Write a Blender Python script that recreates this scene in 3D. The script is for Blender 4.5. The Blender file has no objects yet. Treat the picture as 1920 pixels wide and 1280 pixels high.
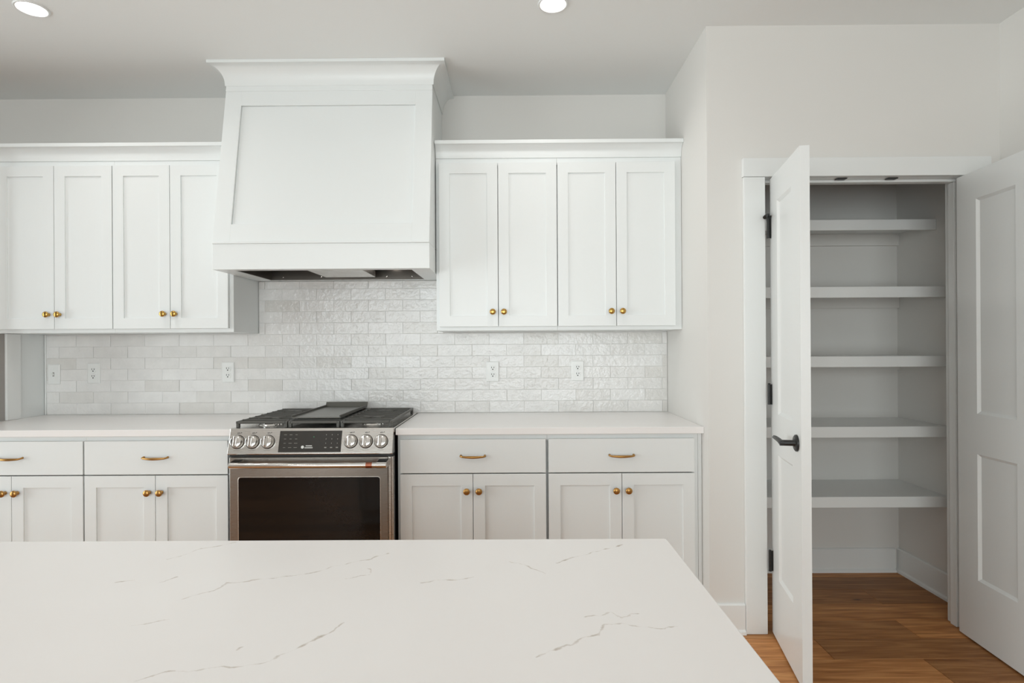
import bpy, bmesh, math, random
from mathutils import Matrix, Vector
random.seed(7)
S = bpy.context.scene
COL = S.collection

# ------------------------------------------------------------------ camera
CAM_H = 1.2965
cam_d = bpy.data.cameras.new('camera')
cam_d.sensor_width = 36.0
cam_d.lens = 1089.92 / 1920.0 * 36.0
cam_d.shift_y = 10.19 / 1920.0
cam_d.clip_start = 0.02
cam = bpy.data.objects.new('camera', cam_d)
COL.objects.link(cam)
cam.matrix_world = (Matrix.Translation((0, 0, CAM_H)) @ Matrix.Rotation(0.00425, 4, 'Z')
                    @ Matrix.Rotation(math.pi / 2 + 0.00046, 4, 'X') @ Matrix.Rotation(-0.00603, 4, 'Z'))
S.camera = cam

# ------------------------------------------------------------------ world, exposure
W = bpy.data.worlds.new('overcast_daylight')
S.world = W
W.use_nodes = True
bg = W.node_tree.nodes['Background']
bg.inputs['Color'].default_value = (0.945, 0.975, 1.0, 1)
bg.inputs['Strength'].default_value = 5.0
S.view_settings.view_transform = 'Standard'
S.view_settings.look = 'None'
S.view_settings.gamma = 1.0
S.view_settings.use_curve_mapping = False
S.view_settings.exposure = 0.19
LAMP_W = 1.8          # watts of each recessed downlight
S.cycles.max_bounces = 6
S.cycles.diffuse_bounces = 4
S.cycles.glossy_bounces = 3
S.cycles.caustics_reflective = False
S.cycles.caustics_refractive = False

# room dimensions (metres), camera above the origin looking along +Y
XL, XR = -2.705, 2.197          # left end of the kitchen run, right room wall
XW = -3.62                       # left room wall
XS = 0.876                       # return wall at the right end of the kitchen run
YB = 3.343                       # back wall
YF = 2.6326                      # face of the pantry wall
YR = -3.4                        # wall behind the camera
ZC = 2.743
CT = 0.923                       # worktop height


def portal(name, loc, rot, sx, sy):
    l = bpy.data.lights.new(name, 'AREA')
    l.shape = 'RECTANGLE'
    l.size, l.size_y = sx, sy
    l.cycles.is_portal = True
    o = bpy.data.objects.new(name, l)
    COL.objects.link(o)
    o.location = loc
    o.rotation_euler = rot
    return o


# openings of the added, unseen windows, sized for the light: (y0, y1, z0, z1) on the left wall, (x0, x1, z0, z1) on the rear wall
WIN_SIDE = (-0.2, 2.56, 0.10, 2.6)
WIN_REAR = (-3.2, 1.6, 0.12, 2.6)
portal('daylight_portal', (XW - 0.16, sum(WIN_SIDE[:2]) / 2, sum(WIN_SIDE[2:]) / 2), (0, -math.pi / 2, 0),
       WIN_SIDE[3] - WIN_SIDE[2], WIN_SIDE[1] - WIN_SIDE[0])
portal('daylight_portal', (sum(WIN_REAR[:2]) / 2, YR - 0.16, sum(WIN_REAR[2:]) / 2), (math.pi / 2, 0, 0),
       WIN_REAR[1] - WIN_REAR[0], WIN_REAR[3] - WIN_REAR[2])


# ------------------------------------------------------------------ materials
def new_mat(name):
    m = bpy.data.materials.new(name)
    m.use_nodes = True
    nt = m.node_tree
    return m, nt, nt.nodes['Principled BSDF']


def node(nt, kind, **kw):
    n = nt.nodes.new(kind)
    for k, v in kw.items():
        setattr(n, k, v)
    return n


def paint(name, col, rough=0.45, bump=0.02, scale=300.0, spec=0.5, var=0.0):
    m, nt, b = new_mat(name)
    b.inputs['Roughness'].default_value = rough
    b.inputs['Specular IOR Level'].default_value = spec
    tc = node(nt, 'ShaderNodeTexCoord')
    nz = node(nt, 'ShaderNodeTexNoise')
    nz.inputs['Scale'].default_value = scale
    nz.inputs['Detail'].default_value = 3
    nt.links.new(tc.outputs['Object'], nz.inputs['Vector'])
    mix = node(nt, 'ShaderNodeMix', data_type='RGBA')
    mix.inputs[6].default_value = (*[c * (1 - 0.012 - var) for c in col], 1)
    mix.inputs[7].default_value = (*[min(1, c * (1.012 + var)) for c in col], 1)
    nt.links.new(nz.outputs['Fac'], mix.inputs[0])
    nt.links.new(mix.outputs[2], b.inputs['Base Color'])
    if bump:
        bp = node(nt, 'ShaderNodeBump')
        bp.inputs['Strength'].default_value = bump
        bp.inputs['Distance'].default_value = 0.002
        nt.links.new(nz.outputs['Fac'], bp.inputs['Height'])
        nt.links.new(bp.outputs['Normal'], b.inputs['Normal'])
    return m


def metal(name, col, rough, brushed=None, bump=0.0):
    m, nt, b = new_mat(name)
    b.inputs['Metallic'].default_value = 1.0
    b.inputs['Base Color'].default_value = (*col, 1)
    tc = node(nt, 'ShaderNodeTexCoord')
    mp = node(nt, 'ShaderNodeMapping')
    mp.inputs['Scale'].default_value = brushed or (60, 60, 60)
    nz = node(nt, 'ShaderNodeTexNoise')
    nz.inputs['Scale'].default_value = 6.0
    nz.inputs['Detail'].default_value = 4
    nt.links.new(tc.outputs['Object'], mp.inputs['Vector'])
    nt.links.new(mp.outputs['Vector'], nz.inputs['Vector'])
    mr = node(nt, 'ShaderNodeMapRange')
    mr.inputs['To Min'].default_value = rough * 0.8
    mr.inputs['To Max'].default_value = rough * 1.25
    nt.links.new(nz.outputs['Fac'], mr.inputs['Value'])
    nt.links.new(mr.outputs['Result'], b.inputs['Roughness'])
    if bump:
        bp = node(nt, 'ShaderNodeBump')
        bp.inputs['Strength'].default_value = bump
        bp.inputs['Distance'].default_value = 0.001
        nt.links.new(nz.outputs['Fac'], bp.inputs['Height'])
        nt.links.new(bp.outputs['Normal'], b.inputs['Normal'])
    return m


def emission(name, col, strength):
    m, nt, b = new_mat(name)
    b.inputs['Base Color'].default_value = (*col, 1)
    b.inputs['Emission Color'].default_value = (*col, 1)
    b.inputs['Emission Strength'].default_value = strength
    return m


def tile_material():
    m, nt, b = new_mat('glazed_tile')
    oi = node(nt, 'ShaderNodeObjectInfo')
    tc = node(nt, 'ShaderNodeTexCoord')
    ramp = node(nt, 'ShaderNodeValToRGB')
    cols = [(0.0, (0.765, 0.745, 0.715)), (0.2, (0.825, 0.81, 0.79)), (0.5, (0.855, 0.842, 0.825)),
            (0.8, (0.88, 0.87, 0.858)), (1.0, (0.80, 0.785, 0.765))]
    e = ramp.color_ramp.elements
    e[0].position, e[0].color = cols[0][0], (*cols[0][1], 1)
    e[1].position, e[1].color = cols[-1][0], (*cols[-1][1], 1)
    for p, c in cols[1:-1]:
        k = e.new(p)
        k.color = (*c, 1)
    nt.links.new(oi.outputs['Random'], ramp.inputs['Fac'])
    nz = node(nt, 'ShaderNodeTexNoise', noise_dimensions='4D')
    nz.inputs['Scale'].default_value = 14.0
    nz.inputs['Detail'].default_value = 5
    nt.links.new(tc.outputs['Object'], nz.inputs['Vector'])
    mul = node(nt, 'ShaderNodeMath', operation='MULTIPLY')
    mul.inputs[1].default_value = 37.0
    nt.links.new(oi.outputs['Random'], mul.inputs[0])
    nt.links.new(mul.outputs[0], nz.inputs['W'])
    mix = node(nt, 'ShaderNodeMix', data_type='RGBA', blend_type='MULTIPLY')
    mix.inputs[0].default_value = 1.0
    r2 = node(nt, 'ShaderNodeMapRange')
    r2.inputs['From Min'].default_value = 0.3
    r2.inputs['From Max'].default_value = 0.7
    r2.inputs['To Min'].default_value = 0.955
    r2.inputs['To Max'].default_value = 1.03
    nt.links.new(nz.outputs['Fac'], r2.inputs['Value'])
    nt.links.new(ramp.outputs['Color'], mix.inputs[6])
    nt.links.new(r2.outputs['Result'], mix.inputs[7])
    nt.links.new(mix.outputs[2], b.inputs['Base Color'])
    b.inputs['Roughness'].default_value = 0.07
    n2 = node(nt, 'ShaderNodeTexNoise', noise_dimensions='4D')
    n2.inputs['Scale'].default_value = 45.0
    n2.inputs['Detail'].default_value = 3
    nt.links.new(tc.outputs['Object'], n2.inputs['Vector'])
    nt.links.new(mul.outputs[0], n2.inputs['W'])
    bp = node(nt, 'ShaderNodeBump')
    bp.inputs['Strength'].default_value = 0.8
    bp.inputs['Distance'].default_value = 0.005
    nt.links.new(n2.outputs['Fac'], bp.inputs['Height'])
    nt.links.new(bp.outputs['Normal'], b.inputs['Normal'])
    return m


def wood_material():
    m, nt, b = new_mat('oak_plank')
    oi = node(nt, 'ShaderNodeObjectInfo')
    tc = node(nt, 'ShaderNodeTexCoord')
    mp = node(nt, 'ShaderNodeMapping')
    mp.inputs['Scale'].default_value = (1.2, 14, 14)
    nt.links.new(tc.outputs['Object'], mp.inputs['Vector'])
    mul = node(nt, 'ShaderNodeMath', operation='MULTIPLY')
    mul.inputs[1].default_value = 53.0
    nt.links.new(oi.outputs['Random'], mul.inputs[0])
    nz = node(nt, 'ShaderNodeTexNoise', noise_dimensions='4D')
    nz.inputs['Scale'].default_value = 3.5
    nz.inputs['Detail'].default_value = 8
    nz.inputs['Distortion'].default_value = 0.6
    nt.links.new(mp.outputs['Vector'], nz.inputs['Vector'])
    nt.links.new(mul.outputs[0], nz.inputs['W'])
    ramp = node(nt, 'ShaderNodeValToRGB')
    e = ramp.color_ramp.elements
    e[0].position, e[0].color = 0.28, (0.27, 0.098, 0.024, 1)
    e[1].position, e[1].color = 0.72, (0.60, 0.295, 0.11, 1)
    k = e.new(0.5)
    k.color = (0.43, 0.185, 0.060, 1)
    nt.links.new(nz.outputs['Fac'], ramp.inputs['Fac'])
    hs = node(nt, 'ShaderNodeHueSaturation')
    mr = node(nt, 'ShaderNodeMapRange')
    mr.inputs['To Min'].default_value = 0.62
    mr.inputs['To Max'].default_value = 1.30
    nt.links.new(oi.outputs['Random'], mr.inputs['Value'])
    nt.links.new(mr.outputs['Result'], hs.inputs['Value'])
    nt.links.new(ramp.outputs['Color'], hs.inputs['Color'])
    # knots
    mp2 = node(nt, 'ShaderNodeMapping')
    mp2.inputs['Scale'].default_value = (3.0, 9.0, 9.0)
    nt.links.new(tc.outputs['Object'], mp2.inputs['Vector'])
    vo = node(nt, 'ShaderNodeTexVoronoi', voronoi_dimensions='4D')
    vo.inputs['Scale'].default_value = 1.0
    nt.links.new(mp2.outputs['Vector'], vo.inputs['Vector'])
    nt.links.new(mul.outputs[0], vo.inputs['W'])
    kr = node(nt, 'ShaderNodeMapRange')
    kr.inputs['From Min'].default_value = 0.09
    kr.inputs['From Max'].default_value = 0.14
    nt.links.new(vo.outputs['Distance'], kr.inputs['Value'])
    mix = node(nt, 'ShaderNodeMix', data_type='RGBA')
    mix.inputs[6].default_value = (0.02, 0.01, 0.006, 1)
    nt.links.new(kr.outputs['Result'], mix.inputs[0])
    nt.links.new(hs.outputs['Color'], mix.inputs[7])
    nt.links.new(mix.outputs[2], b.inputs['Base Color'])
    b.inputs['Roughness'].default_value = 0.5
    b.inputs['Specular IOR Level'].default_value = 0.35
    bp = node(nt, 'ShaderNodeBump')
    bp.inputs['Strength'].default_value = 0.12
    bp.inputs['Distance'].default_value = 0.001
    nt.links.new(nz.outputs['Fac'], bp.inputs['Height'])
    nt.links.new(bp.outputs['Normal'], b.inputs['Normal'])
    return m


VEINS = [[(-0.622, 1.03), (-0.606, 1.051), (-0.59, 1.084), (-0.551, 1.107), (-0.538, 1.122)],
         [(-0.507, 0.865), (-0.469, 0.899), (-0.461, 0.925), (-0.405, 0.944), (-0.35, 0.959), (-0.3, 0.998),
          (-0.262, 1.028), (-0.234, 1.054)],
         [(-0.275, 0.942), (-0.239, 0.955), (-0.238, 0.974), (-0.251, 0.986)],
         [(-0.431, 0.652), (-0.408, 0.673), (-0.384, 0.675), (-0.325, 0.683), (-0.293, 0.695), (-0.278, 0.715),
          (-0.254, 0.753), (-0.232, 0.794)],
         [(-0.151, 0.926), (-0.101, 0.936), (-0.071, 0.945)],
         [(-0.007, 1.012), (0.03, 0.985), (0.051, 0.959)],
         [(0.072, 1.006), (0.117, 1.036), (0.16, 1.071), (0.199, 1.097)],
         [(0.02, 0.7), (0.061, 0.728), (0.104, 0.758), (0.12, 0.781), (0.142, 0.787), (0.192, 0.77), (0.212, 0.779)],
         [(0.097, 0.802), (0.13, 0.822), (0.146, 0.806), (0.165, 0.81)],
         [(-0.648, 0.929), (-0.622, 0.942)], [(-0.572, 0.933), (-0.557, 0.95)],
         [(-0.516, 0.781), (-0.477, 0.8)], [(-0.348, 0.718), (-0.343, 0.728)]]


def segment_group():
    g = bpy.data.node_groups.new('vein_segment', 'ShaderNodeTree')
    for nm in ('P', 'A', 'B'):
        g.interface.new_socket(nm, in_out='INPUT', socket_type='NodeSocketVector')
    g.interface.new_socket('Distance', in_out='OUTPUT', socket_type='NodeSocketFloat')
    i = g.nodes.new('NodeGroupInput')
    o = g.nodes.new('NodeGroupOutput')

    def vm(op, a, b=None):
        n = g.nodes.new('ShaderNodeVectorMath')
        n.operation = op
        g.links.new(a, n.inputs[0])
        if b is not None:
            g.links.new(b, n.inputs[3] if op == 'SCALE' else n.inputs[1])
        return n
    pa = vm('SUBTRACT', i.outputs['P'], i.outputs['A']).outputs[0]
    ba = vm('SUBTRACT', i.outputs['B'], i.outputs['A']).outputs[0]
    d1 = vm('DOT_PRODUCT', pa, ba).outputs['Value']
    d2 = vm('DOT_PRODUCT', ba, ba).outputs['Value']
    dv = g.nodes.new('ShaderNodeMath')
    dv.operation = 'DIVIDE'
    dv.use_clamp = True
    g.links.new(d1, dv.inputs[0])
    g.links.new(d2, dv.inputs[1])
    near = vm('SCALE', ba, dv.outputs[0]).outputs[0]
    off = vm('SUBTRACT', pa, near).outputs[0]
    ln = vm('LENGTH', off).outputs['Value']
    g.links.new(ln, o.inputs['Distance'])
    return g


def quartz_material(name, veins):
    m, nt, b = new_mat(name)
    b.inputs['Roughness'].default_value = 0.26
    tc = node(nt, 'ShaderNodeTexCoord')
    nz = node(nt, 'ShaderNodeTexNoise')
    nz.inputs['Scale'].default_value = 5.0
    nz.inputs['Detail'].default_value = 6
    nt.links.new(tc.outputs['Object'], nz.inputs['Vector'])
    base = node(nt, 'ShaderNodeMix', data_type='RGBA')
    base.inputs[6].default_value = (0.88, 0.85, 0.835, 1)
    base.inputs[7].default_value = (0.90, 0.878, 0.865, 1)
    nt.links.new(nz.outputs['Fac'], base.inputs[0])
    out = base.outputs[2]
    if veins:
        g = segment_group()
        # warp the position, then take the distance to the nearest vein
        wn = node(nt, 'ShaderNodeTexNoise')
        wn.inputs['Scale'].default_value = 26.0
        wn.inputs['Detail'].default_value = 5
        nt.links.new(tc.outputs['Object'], wn.inputs['Vector'])
        sb = node(nt, 'ShaderNodeVectorMath', operation='SUBTRACT')
        sb.inputs[1].default_value = (0.5, 0.5, 0.5)
        nt.links.new(wn.outputs['Color'], sb.inputs[0])
        sc = node(nt, 'ShaderNodeVectorMath', operation='MULTIPLY')
        sc.inputs[1].default_value = (0.03, 0.03, 0.0)
        nt.links.new(sb.outputs[0], sc.inputs[0])
        flat = node(nt, 'ShaderNodeVectorMath', operation='MULTIPLY')
        flat.inputs[1].default_value = (1, 1, 0)
        nt.links.new(tc.outputs['Object'], flat.inputs[0])
        ad = node(nt, 'ShaderNodeVectorMath', operation='ADD')
        nt.links.new(flat.outputs[0], ad.inputs[0])
        nt.links.new(sc.outputs[0], ad.inputs[1])
        cur = None
        for line in VEINS:
            for a, c in zip(line, line[1:]):
                n = node(nt, 'ShaderNodeGroup')
                n.node_tree = g
                nt.links.new(ad.outputs[0], n.inputs['P'])
                n.inputs['A'].default_value = (*a, 0)
                n.inputs['B'].default_value = (*c, 0)
                if cur is None:
                    cur = n.outputs[0]
                else:
                    mn = node(nt, 'ShaderNodeMath', operation='MINIMUM')
                    nt.links.new(cur, mn.inputs[0])
                    nt.links.new(n.outputs[0], mn.inputs[1])
                    cur = mn.outputs[0]
        wid = node(nt, 'ShaderNodeTexNoise')
        wid.inputs['Scale'].default_value = 55.0
        wid.inputs['Detail'].default_value = 3
        nt.links.new(tc.outputs['Object'], wid.inputs['Vector'])
        wr = node(nt, 'ShaderNodeMapRange')
        wr.inputs['From Min'].default_value = 0.40
        wr.inputs['From Max'].default_value = 0.74
        wr.inputs['To Min'].default_value = 0.0009
        wr.inputs['To Max'].default_value = 0.0042
        nt.links.new(wid.outputs['Fac'], wr.inputs['Value'])
        dv = node(nt, 'ShaderNodeMath', operation='DIVIDE')
        nt.links.new(cur, dv.inputs[0])
        nt.links.new(wr.outputs['Result'], dv.inputs[1])
        fr = node(nt, 'ShaderNodeMapRange')
        fr.inputs['From Min'].default_value = 0.25
        fr.inputs['From Max'].default_value = 1.0
        fr.inputs['To Min'].default_value = 1.0
        fr.inputs['To Max'].default_value = 0.0
        nt.links.new(dv.outputs[0], fr.inputs['Value'])
        amt = node(nt, 'ShaderNodeMapRange')
        amt.inputs['From Min'].default_value = 0.38
        amt.inputs['From Max'].default_value = 0.70
        amt.inputs['To Min'].default_value = 0.10
        amt.inputs['To Max'].default_value = 0.7
        nt.links.new(wid.outputs['Fac'], amt.inputs['Value'])
        ml = node(nt, 'ShaderNodeMath', operation='MULTIPLY')
        nt.links.new(fr.outputs['Result'], ml.inputs[0])
        nt.links.new(amt.outputs['Result'], ml.inputs[1])
        vm = node(nt, 'ShaderNodeMix', data_type='RGBA')
        vm.inputs[7].default_value = (0.40, 0.32, 0.24, 1)
        nt.links.new(ml.outputs[0], vm.inputs[0])
        nt.links.new(out, vm.inputs[6])
        out = vm.outputs[2]
    nt.links.new(out, b.inputs['Base Color'])
    return m


def pane_material():
    m, nt, b = new_mat('window_glass')
    nt.nodes.remove(b)
    o = nt.nodes['Material Output']
    t = node(nt, 'ShaderNodeBsdfTransparent')
    t.inputs['Color'].default_value = (0.95, 0.97, 0.96, 1)
    gl = node(nt, 'ShaderNodeBsdfGlossy')
    gl.inputs['Roughness'].default_value = 0.02
    f = node(nt, 'ShaderNodeFresnel')
    mx = node(nt, 'ShaderNodeMixShader')
    nt.links.new(f.outputs[0], mx.inputs[0])
    nt.links.new(t.outputs[0], mx.inputs[1])
    nt.links.new(gl.outputs[0], mx.inputs[2])
    nt.links.new(mx.outputs[0], o.inputs['Surface'])
    return m


M = {
    'wall': paint('wall_paint', (0.765, 0.745, 0.715), 0.6, 0.04, 220),
    'ceiling': paint('ceiling_paint', (0.875, 0.885, 0.875), 0.75, 0.05, 160),
    'trim': paint('trim_paint', (0.82, 0.83, 0.82), 0.28, 0.0),
    'cabinet': paint('cabinet_paint', (0.83, 0.85, 0.845), 0.33, 0.0),
    'plastic': paint('white_plastic', (0.87, 0.875, 0.86), 0.25, 0.0),
    'dark': paint('dark_slot', (0.02, 0.02, 0.018), 0.5, 0.0),
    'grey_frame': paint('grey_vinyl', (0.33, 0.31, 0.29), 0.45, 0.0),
    'grout': paint('grout', (0.83, 0.82, 0.80), 0.8, 0.1, 400),
    'black': paint('black_metal', (0.012, 0.012, 0.011), 0.38, 0.0),
    'iron': paint('cast_iron', (0.085, 0.082, 0.073), 0.42, 0.12, 500),
    'griddle': paint('griddle_coating', (0.13, 0.127, 0.113), 0.3, 0.05, 600),
    'black_glass': paint('black_glass', (0.010, 0.008, 0.007), 0.04, 0.0, 300.0, 0.3),
    'display': paint('control_glass', (0.045, 0.043, 0.040), 0.12, 0.0),
    'mark': paint('printed_mark', (0.30, 0.29, 0.26), 0.5, 0.0),
    'ink': paint('black_print', (0.03, 0.03, 0.03), 0.5, 0.0),
    'sticker': paint('white_sticker', (0.75, 0.75, 0.73), 0.5, 0.0),
    'steel': metal('stainless_steel', (0.66, 0.64, 0.61), 0.26, (3, 200, 200), 0.01),
    'steel_shaded': metal('shaded_stainless', (0.33, 0.31, 0.285), 0.28, (3, 200, 200), 0.01),  # same stainless, colour darkened for the dim room it would mirror
    'steel_liner': metal('recess_shaded_stainless', (0.20, 0.18, 0.16), 0.30, (3, 200, 200), 0.01),  # same stainless, shade of the hood recess put into the colour
    'chrome': metal('polished_steel', (0.79, 0.78, 0.76), 0.14),
    'brass': metal('brushed_brass', (0.56, 0.34, 0.10), 0.24),
    'antique': metal('antique_brass', (0.47, 0.26, 0.085), 0.30),
    'copper': metal('copper_band', (0.42, 0.16, 0.10), 0.3),
    'tile': tile_material(),
    'wood': wood_material(),
    'quartz': quartz_material('quartz', False),
    'quartz_veined': quartz_material('veined_quartz', True),
    'pane': pane_material(),
    'lens': emission('lamp_lens', (1.0, 0.97, 0.92), 14.0),
    'hood_lens': emission('hood_lamp_lens', (1.0, 0.96, 0.90), 9.0),
    'green': emission('green_display', (0.05, 0.5, 0.18), 0.6),
}


# ------------------------------------------------------------------ mesh helpers
def add_box(bm, x0, x1, y0, y1, z0, z1):
    v = [bm.verts.new(p) for p in ((x0, y0, z0), (x1, y0, z0), (x1, y1, z0), (x0, y1, z0),
                                   (x0, y0, z1), (x1, y0, z1), (x1, y1, z1), (x0, y1, z1))]
    for f in ((0, 3, 2, 1), (4, 5, 6, 7), (0, 1, 5, 4), (1, 2, 6, 5), (2, 3, 7, 6), (3, 0, 4, 7)):
        bm.faces.new([v[i] for i in f])


def boxes(*bs):
    bm = bmesh.new()
    for b in bs:
        add_box(bm, *b)
    return bm


def add_prism(bm, prof, axis, a, b):
    """extrude a closed 2-D profile along an axis; profile is in the other two axes (in xyz order)"""
    def P(t, u, v):
        return {'x': (t, u, v), 'y': (u, t, v), 'z': (u, v, t)}[axis]
    A = [bm.verts.new(P(a, *p)) for p in prof]
    B = [bm.verts.new(P(b, *p)) for p in prof]
    n = len(prof)
    for i in range(n):
        j = (i + 1) % n
        bm.faces.new((A[i], A[j], B[j], B[i]))
    bm.faces.new(A[::-1])
    bm.faces.new(B)


def add_lathe(bm, prof, origin=(0, 0, 0), axis='y', seg=24):
    """prof: list of (radius, along axis); closed at both ends"""
    rings = []
    for r, t in prof:
        ring = []
        for k in range(seg):
            a = 2 * math.pi * k / seg
            c, s = r * math.cos(a), r * math.sin(a)
            p = {'y': (c, t, s), 'z': (c, s, t), 'x': (t, c, s)}[axis]
            ring.append(bm.verts.new([o + q for o, q in zip(origin, p)]))
        rings.append(ring)
    for A, B in zip(rings, rings[1:]):
        for k in range(seg):
            j = (k + 1) % seg
            bm.faces.new((A[k], A[j], B[j], B[k]))
    bm.faces.new(rings[0][::-1])
    bm.faces.new(rings[-1])


def add_tube(bm, pts, radii, seg=12):
    pts = [Vector(p) for p in pts]
    if not hasattr(radii, '__len__'):
        radii = [radii] * len(pts)
    rings = []
    up = Vector((0.13, 0.31, 0.94))
    for i, p in enumerate(pts):
        d = (pts[min(i + 1, len(pts) - 1)] - pts[max(i - 1, 0)]).normalized()
        u = d.cross(up).normalized()
        w = u.cross(d)
        rings.append([bm.verts.new(p + radii[i] * (math.cos(2 * math.pi * k / seg) * u + math.sin(2 * math.pi * k / seg) * w))
                      for k in range(seg)])
    for A, B in zip(rings, rings[1:]):
        for k in range(seg):
            j = (k + 1) % seg
            bm.faces.new((A[k], A[j], B[j], B[k]))
    bm.faces.new(rings[0][::-1])
    bm.faces.new(rings[-1])


def finish(bm, name, bevel=0.0, smooth=False, angle=40):
    bmesh.ops.recalc_face_normals(bm, faces=bm.faces)
    if bevel:
        es = [e for e in bm.edges if len(e.link_faces) == 2 and e.calc_face_angle(0) > 0.5]
        bmesh.ops.bevel(bm, geom=es, offset=bevel, segments=2, profile=0.5, affect='EDGES', clamp_overlap=True)
    me = bpy.data.meshes.new(name)
    if smooth:
        for f in bm.faces:
            f.smooth = True
        for e in bm.edges:
            if len(e.link_faces) == 2 and e.calc_face_angle(0) > math.radians(angle):
                e.smooth = False
    bm.to_mesh(me)
    bm.free()
    return me


def link(name, me, mat, parent=None, loc=None):
    o = bpy.data.objects.new(name, me)
    COL.objects.link(o)
    if mat and not me.materials:
        me.materials.append(M[mat])
    if loc:
        o.location = loc
    if parent is not None:
        o.parent = parent
    return o


def obj(name, bm, mat, parent=None, bevel=0.0, smooth=False, angle=40):
    """one mesh object in world coordinates (parents sit unrotated at known places: see local())"""
    me = finish(bm, name, bevel, smooth, angle)
    o = link(name, me, mat, parent)
    if parent is not None:
        o.matrix_parent_inverse = world_of(parent).inverted()
    return o


def world_of(o):
    m = o.matrix_basis.copy()
    while o.parent is not None:
        m = o.parent.matrix_basis @ o.matrix_parent_inverse @ m if False else o.matrix_parent_inverse @ m
        m = o.parent.matrix_basis @ m
        o = o.parent
    return m


def empty(name, loc):
    o = bpy.data.objects.new(name, None)
    o.empty_display_size = 0.05
    o.location = loc
    COL.objects.link(o)
    return o


def tag(o, label, cat, group=None):
    o['label'] = label
    o['category'] = cat
    if group:
        o['group'] = group
    return o


def struct(name, bm, mat, label, cat, bevel=0.0):
    o = obj(name, bm, mat, None, bevel)
    o['kind'] = 'structure'
    return tag(o, label, cat)


def struct_empty(name, loc, label, cat):
    o = empty(name, loc)
    o['kind'] = 'structure'
    return tag(o, label, cat)


# ------------------------------------------------------------------ the room shell
ceiling = struct('ceiling', boxes((XW - 0.15, XR + 0.15, YR - 0.15, YB + 0.15, ZC, ZC + 0.12)), 'ceiling',
                 'flat pale grey ceiling with recessed downlights', 'ceiling')
wall_back = struct('wall_back', boxes((XW - 0.15, XR + 0.15, YB, YB + 0.15, 0, ZC)), 'wall',
                   'white wall behind the range, its lower part tiled', 'wall')
wall_return = struct('wall_return', boxes((XS, XS + 0.11, YF, YB, 0, ZC)), 'wall',
                     'white return wall closing the right end of the cabinets', 'wall')
OX0, OX1, OZ = 1.130, 2.030, 2.055        # pantry opening
wall_pantry = struct('wall_pantry', boxes((XS + 0.11, OX0 - 0.013, YF, YF + 0.105, 0, ZC), (OX1 + 0.013, XR, YF, YF + 0.105, 0, ZC),
                                          (OX0 - 0.013, OX1 + 0.013, YF, YF + 0.105, OZ + 0.013, ZC)), 'wall',
                     'white wall around and above the pantry doorway', 'wall')
wall_right = struct('wall_right', boxes((XR, XR + 0.15, YR, YB, 0, ZC)), 'wall',
                    'white wall at the right, behind the open pantry door', 'wall')


def wall_with_holes(axis, a0, a1, t0, t1, holes):
    """wall in the plane of an axis with rectangular holes (sorted along it)"""
    bs = []
    cur = a0
    for (h0, h1, z0, z1) in sorted(holes):
        bs += [(cur, h0, 0, ZC), (h0, h1, 0, z0), (h0, h1, z1, ZC)]
        cur = h1
    bs.append((cur, a1, 0, ZC))
    bm = bmesh.new()
    for (p, q, z0, z1) in bs:
        if axis == 'y':
            add_box(bm, t0, t1, p, q, z0, z1)
        else:
            add_box(bm, p, q, t0, t1, z0, z1)
    return bm


wall_left = struct('wall_left', wall_with_holes('y', YR, YB, XW - 0.15, XW, [WIN_SIDE]), 'wall',
                   'white wall with a wide added window on the left of the room', 'wall')
wall_rear = struct('wall_rear', wall_with_holes('x', XW, XR, YR - 0.15, YR, [WIN_REAR]), 'wall',
                   'white wall with a wide added window, facing the kitchen run', 'wall')


def build_window(name, axis, win, wall, outward, label, panes, casing=True):
    """window in a wall: inner casing boards, vinyl frame, mullions, panes"""
    a0, a1, z0, z1 = win
    inner = wall
    outer = wall + outward * 0.15

    def B(p, q, t0, t1, u, v):
        t0, t1 = min(t0, t1), max(t0, t1)
        return (t0, t1, p, q, u, v) if axis == 'y' else (p, q, t0, t1, u, v)
    root = struct_empty(name, (inner, (a0 + a1) / 2, z0) if axis == 'y' else ((a0 + a1) / 2, inner, z0), label, 'window')
    fw = 0.06
    ft0, ft1 = wall + outward * 0.002, outer
    obj('window_frame', boxes(B(a0 + .001, a0 + fw, ft0, ft1, z0 + .001, z1 - .001), B(a1 - fw, a1 - .001, ft0, ft1, z0 + .001, z1 - .001),
                              B(a0 + fw, a1 - fw, ft0, ft1, z0 + .001, z0 + fw), B(a0 + fw, a1 - fw, ft0, ft1, z1 - fw, z1 - .001)),
        'grey_frame', root, 0.002)
    if casing:
        c = 0.088
        ci, co = wall - outward * 0.018, wall - outward * 0.0005
        zb = z0 - c
        for args in ((a0 - c, a0, zb, z1 + c), (a1, a1 + c, zb, z1 + c), (a0, a1, z1, z1 + c), (a0, a1, zb, z0)):
            obj('casing_board', boxes(B(args[0], args[1], ci, co, args[2], args[3])), 'trim', root, 0.002)
    n = panes
    mid = wall + outward * 0.09
    step = (a1 - a0 - 2 * fw) / n
    for k in range(n):
        p = a0 + fw + k * step
        if k:
            obj('mullion', boxes(B(p - 0.02, p + 0.02, wall + outward * .05, wall + outward * .13, z0 + fw, z1 - fw)), 'grey_frame', root)
        obj('pane', boxes(B(p + 0.021, p + step - 0.021, mid - 0.003, mid + 0.003, z0 + fw, z1 - fw)), 'pane', root)
    return root


build_window('added_window_1', 'y', WIN_SIDE, XW, -1, 'unseen wide cased window with grey frame, added in the left wall for daylight', 3)  # both windows are out of view, put in to balance the daylight
build_window('added_window_2', 'x', WIN_REAR, YR, -1, 'unseen wide cased window with grey frame, added behind the island for daylight', 3)

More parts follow.
